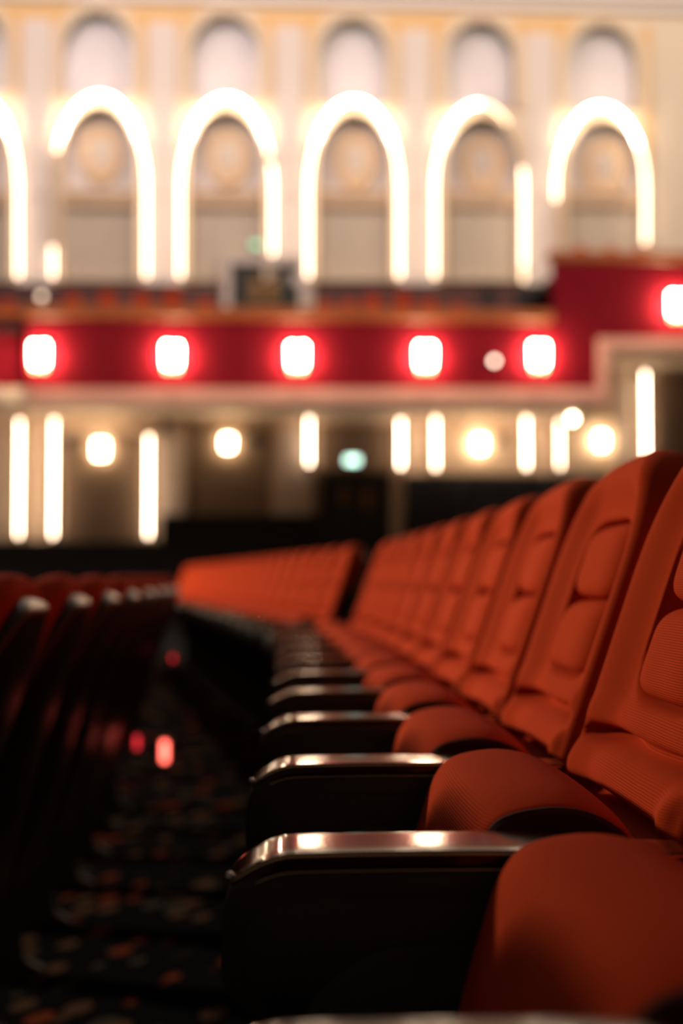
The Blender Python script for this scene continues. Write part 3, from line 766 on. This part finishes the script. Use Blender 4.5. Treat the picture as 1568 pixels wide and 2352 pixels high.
def make_seat():
    root = bpy.data.objects.new('theatre_seat', None); COL.objects.link(root); root.empty_display_size = 0.1
    B = lambda mb, n, m, par=root, sm=60: mb.build(n, M[m], par, SH, sm)
    bk = B(back_mesh(), 'backrest', 'fabric', sm='all')
    XR = lambda z: xf(z) + 0.046
    up = B(pillow(-0.127, 0.127, 0.796, 0.896, XR, 0.036, 4.4), 'head_cushion', 'fabric', bk, 'all')
    lo = B(pillow(-0.128, 0.128, 0.701, 0.7955, XR, 0.038, 4.8), 'back_cushion', 'fabric', bk, 'all')
    B(shell_mesh(), 'back_shell', 'shell', root, 40)
    st = B(seat_mesh(), 'tip_up_seat', 'fabric', root, 'all')
    for s in (-1, 1): B(seat_side(s), 'side_shade_panel', 'seatside', st, 30)  # added panels that darken the cushion ends as shade would
    hg = MB(); hg.tube([(0.25, -0.203, 0.45), (0.25, 0.203, 0.45)], 0.02, 12); B(hg, 'hinge_bar', 'blackplastic')
    ab = B(slab(BODY, ARMY - 0.044, ARMY + 0.040, 0.007), 'arm_panel', 'blackplastic')
    B(slab(INSET, ARMY - 0.0465, ARMY - 0.040, 0.002), 'side_inset', 'blackplastic', ab)
    B(slab([(p.x, p.y) for p in ARCH], ARMY - 0.051, ARMY - 0.044, 0.003), 'hinge_cover', 'blackplastic', ab)
    cp = B(cap_mesh(), 'armrest_cap', 'cap', root, 35)
    B(bead_mesh(), 'edge_bead', 'gold', cp, 'all')
    B(bead_mesh(-0.0115, 0.0004, 0.0008), 'edge_bead', 'gold', cp, 'all')
    b = MB(); b.lathe((-0.0515, ARMY - 0.024, 0.598), [(0.0005, -0.004), (0.0028, -0.0028), (0.004, 0), (0.0028, 0.0028), (0.0005, 0.004)], 10)
    B(b, 'front_stud', 'chrome', cp, 'all')
    B(support_mesh(), 'support_leg', 'blackplastic')
    return root
SEAT = make_seat(); used = [False]
def copy_tree(o, parent=None):
    c = o.copy(); COL.objects.link(c)
    if parent: c.parent = parent
    for ch in list(o.children): copy_tree(ch, c)
    return c
def place_seat(p, a, xr, z, lab, grp):
    o = SEAT if not used[0] else copy_tree(SEAT)
    used[0] = True
    o.location = at_row(p, a, 0.2 + xr, z); o.rotation_euler = (0, 0, a)
    tag(o, lab, 'theatre seat', grp)
    return o
MAIN = ['orange-red seat nearest the camera, only its glossy armrest end at the bottom edge',
        'orange-red tip-up seat filling the bottom right corner, rounded and dim',
        'orange-red tip-up seat in sharp focus with the tall back cut by the right edge',
        'orange-red tip-up seat whose rounded back peaks highest fully inside the frame']
for k in range(-1, 11):
    p, a = row_point(1.155 + (k - 0.5) * PITCHROW + (0.020 if k == -1 else 0))
    lab = (MAIN[k + 1] if k < 3 else 'last orange-red seat of the near stretch, beside the dark gap' if k == 10 else
           '%s orange-red seat back from the right edge in the near curving row%s' % (ORD[k - 1], '' if k < 7 else ', out of focus'))
    place_seat(p, a, 0, 0, lab, 'orange-red seats of the near row stretch')
for k in range(22):
    p, a = row2_point((k + 0.5) * PITCHROW)
    lab = ('orange-red seat at the near end of the far row stretch, just past the dark gap' if k == 0 else
           'second orange-red seat past the dark gap in the far row stretch' if k == 1 else
           'blurred orange-red seat in the band of seats running away left beyond the dark gap')
    o = place_seat(p, a, 0, 0, lab, 'orange-red seats beyond the dark gap')
    if k == 0:      # the end seat has an armrest on its aisle side too
        for ch in [c for c in o.children if c.name.split('.')[0] in ('arm_panel', 'armrest_cap', 'support_leg')]:
            copy_tree(ch, o).location = (0, -PITCHROW, 0)
FR = ['front row seat nearest the camera, black back in shade at the lower left edge', 'front row seat just beyond the nearest one, black back in shade at left edge',
      'leftmost black-backed seat of the front row, rim at the left edge', 'second black-backed front row seat from the left edge',
      'third black-backed front row seat from the left edge', 'fourth black-backed front row seat from the left edge',
      'fifth black-backed front row seat from the left edge', 'sixth black-backed front row seat from the left edge',
      'seventh black-backed front row seat from the left edge',
      'black-backed front row seat at the end beside the red aisle lamps']
for k in range(1, 11):
    p, a = row_point(1.155 + (k - 0.5) * PITCHROW)
    place_seat(p, a, -STEP, -0.16, FR[k - 1], 'black-backed seats of the front row')
for k in range(16):
    p, a = row2_point((k + 0.5) * PITCHROW)
    place_seat(p, a, -STEP, -0.16, 'distant front row seat with only a blurred red top showing at left', 'distant front row seats at the left')

# ---------------------------------------------------------------- row-end panel and red aisle lamps, one of them a reflection
def cam_pt(px, py, Y):
    r = Vector(((px - W / 2), 0, 0)) + CF * FPX + CU * (H / 2 - py)
    return Vector((0, 0, CAMZ)) + r * (Y / r.y)
def aisle_lamp(px, py, Y, w, h, m, lab, side=True):
    q = cam_pt(px, py, Y)
    e = bpy.data.objects.new('aisle_lamp', None); COL.objects.link(e); e.location = (q.x, q.y, q.z - h / 2); tag(e, lab, 'lamp', 'red aisle lamps')
    mb = MB(); mb.box(-w / 2 - 0.012, w / 2 + 0.012, 0.0, 0.03, -0.012, h + 0.012, 0.004); mb.build('housing', M['grey'], e)
    mb = MB(); mb.box(-w / 2, w / 2, -0.012, 0.004, 0, h, 0.004); mb.build('lens', M[m], e)
aisle_lamp(378, 1726, 5.45, 0.022, 0.075, 'redlamp_hot', 'tall glowing pink-red aisle lamp low beside the front row')
aisle_lamp(315, 1705, 5.2, 0.014, 0.045, 'redlamp', 'middle red glow, reflection of the tallest aisle lamp just left of it')  # glowing lens added in place of the lamp's reflection on the shell
aisle_lamp(397, 1512, 5.6, 0.010, 0.020, 'redlamp', 'small red lamp highest up at the end of the front row')
